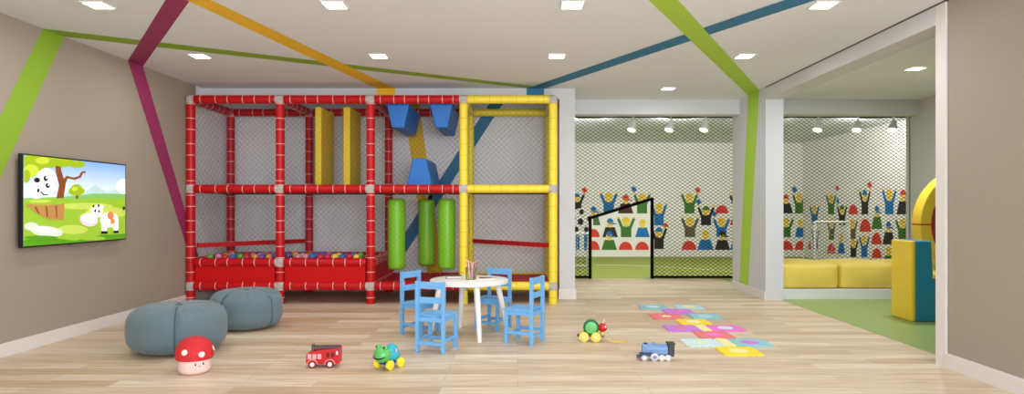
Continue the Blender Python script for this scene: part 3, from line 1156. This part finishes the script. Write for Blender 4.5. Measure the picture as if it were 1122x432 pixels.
def cap_pt(a, t):
    prof = [(.0, .100, .103), (.03, .116, .098), (.12, .124, .11), (.3, .1265, .14), (.48, .122, .172), (.62, .108, .206), (.74, .085, .232), (.87, .05, .25), (1, .001, .258)]
    for i in range(len(prof) - 1):
        t0, r0, z0 = prof[i]
        t1, r1, z1 = prof[i + 1]
        if t <= t1:
            q = (t - t0) / (t1 - t0)
            return Vector(((r0 + (r1 - r0) * q) * math.cos(a), (r0 + (r1 - r0) * q) * math.sin(a), z0 + (z1 - z0) * q))
    return Vector((0, 0, .252))


b = MB()
vs, fs = [], []
for i in range(22):
    for k in range(40):
        vs.append(cap_pt(2 * PI * k / 40, i / 21))
for i in range(21):
    for k in range(40):
        k2 = (k + 1) % 40
        fs.append((i * 40 + k, i * 40 + k2, (i + 1) * 40 + k2, (i + 1) * 40 + k))
fs.append(tuple(range(39, -1, -1)))
b.add(vs, fs)
b.build('cap', CAPR, mus, smooth=True)
for a, t_ in ((-1.9, .46), (-.98, .34), (.1, .45), (1.2, .4), (2.4, .5)):
    p = cap_pt(a, t_)
    nrm = Vector((p.x, p.y, (p.z - .12) * 1.1)).normalized()
    q = nrm.to_track_quat('Z', 'Y').to_matrix()
    MB().ball(p - nrm * .002, .022, seg=14, ring=8, sc=(1, 1, .3), rot=q).build('spot', SPT, mus, smooth=True)
for a in (-1.3, -.82):
    MB().ball((.109 * math.cos(a), .109 * math.sin(a), .076), .0078, seg=10, ring=8, sc=(.7, .7, 1.15)).build('eye', BEZ, mus, smooth=True)
MB().ball((.109 * math.cos(-1.06), .109 * math.sin(-1.06), .062), .005, seg=10, ring=6).build('mouth', mat('mushroom_mouth', (170, 60, 60), .7), mus, smooth=True)

# ------------------------------------------------------------------ table and chairs
TW = mat('table_white', (238, 234, 230), .35, .01)
TX, TY, TZ, TR = -.445, 5.9, .515, .36
tab = thing('round_table', 'low round white play table among the blue chairs', 'table', (TX, TY, 0))
MB().rings((0, 0, TZ - .036), (0, 0, TZ), [(0, TR - .006), (.12, TR), (.88, TR), (1, TR - .006)], 72).build('tabletop', TW, tab, smooth=True)
for k in range(4):
    a = -PI / 2 + .32 + k * PI / 2
    c, s_ = math.cos(a), math.sin(a)
    MB().rings((.37 * c, .37 * s_, 0), (.27 * c, .27 * s_, TZ - .036), [(0, .02), (1, .029)], 16).build('leg', TW, tab, smooth=True)

CHB = mat('sky_blue_paint', (112, 176, 228), .45, .04, 14)


def make_chair(label):
    t = thing('childrens_chair', label, 'chair', (0, 0, 0), 0, 'small sky blue chairs around the white table')
    W, D, P = .262, .27, .03
    hs, hb = .305, .578
    x, y = W / 2 - P / 2, D / 2 - P / 2
    for sx in (-1, 1):
        MB().span((sx * x - P / 2, y - P / 2, 0), (sx * x + P / 2, y + P / 2, hs - .018)).build('front_leg', CHB, t, bevel=.003)
        MB().span((sx * x - P / 2, -y - P / 2, 0), (sx * x + P / 2, -y + P / 2, hb)).build('back_leg', CHB, t, bevel=.003)
        MB().span((sx * x - .009, -y + P / 2, .085), (sx * x + .009, y - P / 2, .113)).build('stretcher', CHB, t, bevel=.002)
        MB().span((sx * x - .009, -y + P / 2, hs - .055), (sx * x + .009, y - P / 2, hs - .018)).build('apron', CHB, t, bevel=.002)
    for yy, z in ((y, .06), (-y, .06)):
        MB().span((-x + P / 2, yy - .009, z), (x - P / 2, yy + .009, z + .028)).build('stretcher', CHB, t, bevel=.002)
        MB().span((-x + P / 2, yy - .009, hs - .055), (x - P / 2, yy + .009, hs - .018)).build('apron', CHB, t, bevel=.002)
    MB().span((-x - P / 2 - .004, -y + P / 2 + .001, hs - .018), (x + P / 2 + .004, y + P / 2 + .012, hs)).build('seat', CHB, t, bevel=.004)
    MB().span((-x + P / 2, -y - .009, hb - .062), (x - P / 2, -y + .009, hb - .004)).build('top_rail', CHB, t, bevel=.003)
    MB().span((-x + P / 2, -y - .009, hb - .178), (x - P / 2, -y + .009, hb - .128)).build('back_slat', CHB, t, bevel=.003)
    return t


def face(fx, fy):
    return math.atan2(-fx, fy)


spots = [((-.668, 5.28, 0), face(.31, .95), 'sky blue chair closest to the camera with its back to the viewer'),
         ((-.907, 5.957, 0), face(.84, -.54), 'sky blue chair on the punch bag side, half hidden by the chair before it'),
         ((-.235, 6.21, 0), face(-.47, -.88), 'sky blue chair behind the round table, in front of the yellow rail'),
         ((.063, 5.58, 0), face(-.9, .44), 'sky blue chair seen side-on at the table edge towards the caterpillar toy')]
c0 = make_chair(spots[0][2])
for i, (lc, rz, lab) in enumerate(spots):
    if i == 0:
        c0.location = lc
        c0.rotation_euler = (0, 0, rz)
    else:
        dup(c0, lc, rz, lab)

# things on the table
GLASS = bpy.data.materials.new('clear_glass')
GLASS.use_nodes = True
gb = GLASS.node_tree.nodes['Principled BSDF']
gb.inputs['Base Color'].default_value = (.93, .95, .95, 1)
gb.inputs['Roughness'].default_value = .05
gb.inputs['Transmission Weight'].default_value = 1.0
gb.inputs['IOR'].default_value = 1.2
jx, jy = -.425, 5.86
jar = MB()
jar.rings((0, 0, 0), (0, 0, .115), [(0, .046), (.03, .049), (1, .05), (1, .046), (.06, .044)], 32).build('pencil_jar', GLASS, smooth=True, loc=(jx, jy, TZ))
tag(bpy.data.objects['pencil_jar'], 'clear glass jar of pencils on the round white table', 'jar')
pcols = [('brown', (150, 92, 70)), ('white', (236, 228, 224)), ('pink', (222, 150, 146)), ('dark red', (140, 48, 50)), ('tan', (206, 160, 124)), ('grey', (150, 140, 140)),
         ('salmon', (214, 124, 104)), ('cream', (240, 222, 196)), ('rust', (172, 92, 62)), ('black', (50, 44, 46)), ('pale pink', (240, 200, 196))]
for i, (nm, c) in enumerate(pcols):
    a = i * 2.4
    rr = .012 + .030 * ((i * 37) % 11) / 11
    p0 = Vector((jx + rr * .7 * math.cos(a), jy + rr * .7 * math.sin(a), TZ + .012))
    p1 = Vector((jx + (rr + .016) * math.cos(a), jy + (rr + .016) * math.sin(a), TZ + .168 + .024 * ((i * 5) % 7) / 7))
    o = MB().rings((0, 0, 0), p1 - p0, [(0, .0056, 0), (.88, .0056, 1), (.97, .0012, 0), (1, .0004, 0)], 6).build('pencil', [mat('pencil_' + nm.replace(' ', '_'), c, .5), mat('pencil_wood', (226, 188, 146), .7)], loc=p0)
    tag(o, f'{nm} pencil standing in the glass jar on the table', 'pencil', 'pencils in the glass jar')
tb = thing('picture_book', 'closed black covered book lying on the table beside the pencil jar', 'book', (-.60, 5.99, TZ), .25)
MB().span((-.072, -.055, 0), (.072, .055, .003)).build('cover', BEZ, tb)
MB().span((-.068, -.05, .003), (.07, .05, .02)).build('pages', mat('paper', (232, 228, 222), .8), tb)
MB().span((-.072, -.055, .02), (.072, .055, .024)).build('cover', BEZ, tb)
pd = thing('paper_pad', 'white paper drawing pad lying on the table in front of the far chair', 'paper pad', (-.295, 5.88, TZ), -.3)
MB().span((-.085, -.065, 0), (.085, .065, .008)).build('sheets', mat('pad_paper', (240, 232, 222), .8), pd, bevel=.002)
MB().span((-.085, .058, .008), (.085, .068, .012)).build('binding', mat('pad_binding', (120, 96, 84), .7), pd)
pn = MB().cyl((-.06, 0, .0042), (.06, 0, .0042), .004, 8).build('pencil', mat('pencil_dark', (70, 60, 56), .5), loc=(-.30, 5.89, TZ + .0085))
pn.rotation_euler = (0, 0, .5)
tag(pn, 'dark pencil lying on the white paper pad', 'pencil')


# ------------------------------------------------------------------ fire engine toy
def wheel(parent, c, r, w_, mt, mr, axis=Vector((0, 1, 0)), name='wheel', rim=.55):
    o = MB().rings(Vector(c) - axis * (w_ / 2), Vector(c) + axis * (w_ / 2), [(0, r * .86), (.15, r), (.85, r), (1, r * .86)], 24).build(name, mt, parent, smooth=True)
    for s_ in (-1, 1):
        hub = MB()
        c1 = Vector(c) + axis * (s_ * w_ / 2)
        hub.rings(c1, c1 + axis * (s_ * .003), [(0, r * rim), (1, r * rim * .85)], 18)
        hub.build('hub_cap', mr, o, smooth=True)
    return o


TOYR = mat('toy_red', (196, 24, 34), .35, .04)
TOYD = mat('toy_dark_red', (96, 14, 22), .4, .04)
RUB = mat('toy_tyre', (120, 36, 40), .6, .04)
SIL = mat('toy_silver', (206, 200, 200), .35, .04)
LAD = mat('toy_ladder_grey', (84, 78, 80), .45, .05)
PALEW = mat('toy_window_pale', (214, 168, 178), .3, .03)
ft = thing('toy_fire_engine', 'red toy fire engine with grey ladder on the wooden floor', 'toy fire engine', (-1.432, 4.73, 0), .07)
ln, wd = .24, .11
h0, h1 = .028, .118
MB().prism([(-ln / 2, -wd / 2, h0), (ln / 2, -wd / 2, h0), (ln / 2 + .002, -wd / 2, h1 + .024), (-.012, -wd / 2, h1 + .012), (-ln / 2 + .03, -wd / 2, h1), (-ln / 2 + .004, -wd / 2, h1 - .016)], (0, wd, 0)).build('body', TOYR, ft, bevel=.006)
for k in range(3):
    x = -.106 + k * .035
    o = MB().span((x, -wd / 2 - .002, .066), (x + .028, wd / 2 + .002, .104)).build('window', PALEW, ft, bevel=.002)
for k in range(2):
    x = .028 + k * .034
    MB().span((x, -wd / 2 - .002, .078), (x + .024, wd / 2 + .002, .114)).build('window', TOYD, ft, bevel=.002)
MB().span((.1, -wd / 2 - .002, .098), (.112, wd / 2 + .002, .124)).build('white_badge', SPT, ft)
MB().span((-ln / 2 - .006, -wd / 2 + .004, .022), (-ln / 2 + .006, wd / 2 - .004, .042)).build('bumper', SIL, ft, bevel=.003)
for sx in (-.072, .054):
    for sy in (-1, 1):
        wheel(ft, (sx, sy * (wd / 2 - .006), .027), .027, .022, RUB, SPT, rim=.62)
        b = MB()
        pts = [(sx + .036 * math.cos(a), sy * (wd / 2 + .001), .027 + .036 * math.sin(a)) for a in [PI * k / 14 for k in range(15)]]
        b.tube(pts, .0042, 6)
        b.build('wheel_arch', mat('toy_arch_pink', (226, 140, 136), .4), ft, smooth=True)
lad = MB()
for sy in (-1, 1):
    lad.span((-.085, sy * .026 - .004, .138), (.115, sy * .026 + .004, .152))
for k in range(9):
    x = -.078 + k * .023
    lad.span((x - .003, -.026, .142), (x + .003, .026, .148))
lad.build('ladder', LAD, ft)
MB().span((-.088, -.02, .108), (-.07, .02, .166)).build('ladder_mount', LAD, ft, bevel=.004)
MB().span((.07, -.02, .128), (.11, .02, .142)).build('ladder_rest', LAD, ft)

# ------------------------------------------------------------------ green animal car
AG = mat('toy_leaf_green', (92, 186, 92), .3, .04)
AT = mat('toy_teal', (46, 172, 190), .3, .04)
AY = mat('toy_yellow', (244, 222, 50), .35, .04)
AB = mat('toy_blue', (50, 66, 190), .3, .04)
ac = thing('toy_animal_car', 'toy car with smiling green animal head and yellow wheels', 'toy car', (-.945, 4.69, 0), 1.0)
# local front is -X
MB().ball((.02, 0, .085), .07, seg=24, ring=16, sc=(1.25, .78, .62)).build('body', AT, ac, smooth=True)
MB().ball((.026, 0, .122), .052, seg=24, ring=14, sc=(1.0, .85, 1.0)).build('cabin', AT, ac, smooth=True)
MB().ball((.03, 0, .127), .05, seg=20, ring=12, sc=(.5, .95, .62)).build('window', AB, ac, smooth=True)
MB().span((.026, -.0486, .112), (.034, .0486, .142)).build('window_bar', SPT, ac, bevel=.002)
hd = MB().ball((-.066, 0, .108), .064, seg=24, ring=16, sc=(.95, 1.02, .92)).build('head', AG, ac, smooth=True)
for sy in (-1, 1):
    MB().ball((-.07, sy * .034, .162), .019, seg=14, ring=10).build('eye', AG, hd, smooth=True)
    MB().ball((-.085, sy * .038, .166), .008, seg=10, ring=8).build('pupil', BEZ, hd, smooth=True)
MB().tube([(-.066 - .0612 * math.cos(a) * math.cos(.34 - .16 * (1 - (a / 1.05) ** 2)), .065 * math.sin(a) * math.cos(.1), .1 - .012 * (1 - (a / 1.05) ** 2)) for a in [-1.05 + 2.1 * k / 14 for k in range(15)]], .005, 8).build('mouth', BEZ, hd, smooth=True)
for sx in (-.05, .06):
    for sy in (-1, 1):
        wheel(ac, (sx, sy * .062, .036), .036, .026, AY, AY, rim=.5)
MB().span((-.055, -.052, .03), (.068, .052, .042)).build('axle_plate', AB, ac, bevel=.004)

# ------------------------------------------------------------------ pull-along caterpillar
pc = thing('pull_along_toy', 'wooden pull-along toy with green shell, red head and yellow wheels', 'pull toy', (.66, 5.62, 0), -.12)
WDY = mat('toy_wood_yellow', (240, 214, 96), .5, .05)
SG = mat('toy_shell_green', (104, 190, 104), .35, .05)
SD = mat('toy_shell_dark', (20, 110, 60), .35, .05)
MB().span((-.105, -.03, .04), (.105, .03, .056)).build('chassis', mat('toy_wood_brown', (140, 92, 50), .5), pc, bevel=.004)
sh = MB().rings((0, -.034, 0), (0, .034, 0), [(0, .05), (.06, .064), (.15, .068), (.85, .068), (.94, .064), (1, .05)], 28).build('shell', SD, pc, smooth=True, loc=(-.012, 0, .122))
MB().rings((0, -.034, 0), (0, -.042, 0), [(0, .052), (.6, .05), (1, .04)], 24).build('shell_face', SG, sh, smooth=True)
MB().rings((0, .034, 0), (0, .042, 0), [(0, .052), (.6, .05), (1, .04)], 24).build('shell_face', SG, sh, smooth=True)
hd = MB().ball((.088, 0, .122), .04, seg=20, ring=14).build('head', TOYR, pc, smooth=True)
for sy in (-1, 1):
    MB().ball((.112, sy * .024, .132), .012, seg=12, ring=8).build('eye', SPT, hd, smooth=True)
    MB().ball((.121, sy * .027, .132), .006, seg=10, ring=6).build('pupil', BEZ, hd, smooth=True)
    MB().tube([(.09, sy * .012, .158), (.1, sy * .02, .182), (.106, sy * .026, .19)], .003, 6).build('antenna', SPT, hd)
MB().cyl((.085, 0, .05), (.088, 0, .09), .014, 12).build('neck', WDY, pc, smooth=True)
for sx in (-.075, .03):
    for sy in (-1, 1):
        wheel(pc, (sx, sy * .044, .043), .043, .022, WDY, mat('toy_hub_yellow', (250, 232, 140), .5), rim=.45)
MB().ball((-.122, 0, .048), .014, seg=12, ring=8).build('tail_bead', mat('toy_brown', (100, 52, 34), .5), pc, smooth=True)
MB().tube([(.1, 0, .045), (.13, -.01, .012), (.16, -.04, .006), (.2, -.055, .006), (.285, -.03, .006), (.3, -.005, .006), (.25, -.002, .006), (.18, -.02, .006)], .0048, 8).build('pull_cord', mat('toy_cord', (232, 192, 80), .8), pc, smooth=True)

# ------------------------------------------------------------------ toy train
TB = mat('toy_train_blue', (108, 146, 190), .35, .04)
TBD = mat('toy_train_navy', (40, 62, 96), .4, .04)
tr = thing('toy_train', 'blue toy steam engine with silver wheels near the puzzle mat', 'toy train', (1.07, 4.93, 0), -.06)
tr.scale = (1.1, 1, 1)
MB().span((-.115, -.036, .032), (.12, .036, .052)).build('chassis', TBD, tr, bevel=.004)
MB().rings((-.1, 0, .086), (.075, 0, .086), [(0, .02), (.01, .034), (.06, .038), (1, .038)], 24).build('boiler', TB, tr, smooth=True)
MB().span((-.03, -.037, .05), (.078, .037, .086)).build('side_tank', TB, tr, bevel=.005)
MB().cyl((-.075, 0, .115), (-.075, 0, .131), .012, 16, r1=.014).build('chimney', TBD, tr, smooth=True)
MB().ball((-.02, 0, .122), .016, seg=14, ring=8).build('steam_dome', TB, tr, smooth=True)
cab = MB().span((.078, -.04, .05), (.122, .04, .128)).build('cab', mat('toy_cab_black', (54, 48, 50), .45), tr, bevel=.005)
MB().span((.07, -.044, .126), (.128, .044, .136)).build('roof', mat('toy_roof_black', (40, 36, 40), .45), cab, bevel=.004)
MB().span((-.135, -.03, .016), (-.112, .03, .034)).build('buffer', TBD, tr, bevel=.004)
for x, r in ((-.086, .021), (-.015, .029), (.035, .024), (.077, .024)):
    for sy in (-1, 1):
        wheel(tr, (x, sy * .036, r), r, .014, SIL, TB if r > .025 else SPT, rim=.5)
MB().cyl((.12, 0, .03), (.14, 0, .028), .006, 8).build('coupling', SIL, tr)

# ------------------------------------------------------------------ foam puzzle tiles
TS = .318
tcol = {'teal': (146, 200, 210), 'lightblue': (186, 218, 226), 'purple': (206, 128, 222), 'coral': (236, 124, 126), 'yellow': (250, 220, 50),
        'magenta': (240, 124, 206), 'cyan': (206, 232, 232), 'cream': (248, 236, 170)}
TILE = {k: mat('foam_tile_' + k, v, .75, .04, 30, .05, 300) for k, v in tcol.items()}


def jig(hx, hy):
    """Square outline with dove-tail puzzle teeth."""
    out = []
    n, th = 5, .014

    def side(p, q, nrm):
        d = Vector((q[0] - p[0], q[1] - p[1]))
        for k in range(n):
            for fx, up_ in ((.12, 0), (.06, 1), (.54, 1), (.48, 0)):
                t_ = (k + .1 + fx * 1.3) / n
                out.append((p[0] + d.x * t_ + nrm[0] * th * up_, p[1] + d.y * t_ + nrm[1] * th * up_))
    side((-hx, -hy), (hx, -hy), (0, -1))
    side((hx, -hy), (hx, hy), (1, 0))
    side((hx, hy), (-hx, hy), (0, 1))
    side((-hx, hy), (-hx, -hy), (-1, 0))
    return out


def tile(x, y, colr, inlay, shape, label, hx=TS / 2 - .009, hy=TS / 2 - .009):
    t = thing('foam_puzzle_tile', label, 'puzzle tile', (x, y, 0), 0, 'coloured foam puzzle tiles on the floor')
    MB().prism([(px, py, .001) for px, py in jig(hx - .006, hy - .006)], (0, 0, .009)).build('tile_body', TILE[colr], t)
    if shape:
        n = {'disc': 24, 'star': 10, 'diamond': 4}[shape]
        pts = []
        for k in range(n):
            r = .075 if shape != 'star' or k % 2 == 0 else .036
            pts.append((r * math.cos(2 * PI * k / n + .3), r * math.sin(2 * PI * k / n + .3), .0095))
        MB().prism(pts, (0, 0, .0022)).build('inlay', TILE[inlay], t)
    return t


XC = 1.80
tile(XC + .0, 5.20, 'yellow', 'cream', 'disc', 'bright yellow foam tile at the end of the path closest to the camera')
tile(XC - .21, 5.525, 'cyan', 'cream', 'star', 'pale cyan foam tile beside the larger teal tile, near the toy train')
tile(XC + .21, 5.525, 'teal', 'purple', 'disc', 'teal foam tile with a purple inlay above the bright yellow tile')
tile(XC, 5.54, 'cream', None, None, 'narrow cream foam strip between the pale cyan and teal tiles', .045)
tile(XC + .0, 5.86, 'coral', 'magenta', 'disc', 'coral foam tile in the middle of the path, between cream strips')
tile(XC - .21, 6.185, 'purple', 'coral', 'diamond', 'purple foam tile with a coral inlay beside the magenta tile')
tile(XC + .21, 6.185, 'magenta', 'cyan', 'disc', 'magenta foam tile on the wall side of the purple tile')
tile(XC, 6.2, 'cream', None, None, 'narrow cream foam strip between the purple and magenta tiles', .045)
tile(XC + .0, 6.52, 'yellow', 'cream', 'disc', 'bright yellow foam tile between the coral and teal tiles further along')
tile(XC - .21, 6.845, 'coral', 'cream', 'star', 'coral foam tile with a pale star further along the path')
tile(XC + .21, 6.845, 'teal', 'lightblue', 'disc', 'teal foam tile with a pale blue inlay beside the starred coral tile')
tile(XC + .0, 7.17, 'purple', 'magenta', 'disc', 'purple foam tile in the middle near the far end of the path')
tile(XC - .21, 7.495, 'teal', 'cyan', 'disc', 'teal foam tile at the far end of the path, climbing frame side')
tile(XC + .21, 7.495, 'lightblue', 'cream', 'disc', 'pale blue foam tile at the far end of the path, pillar side')
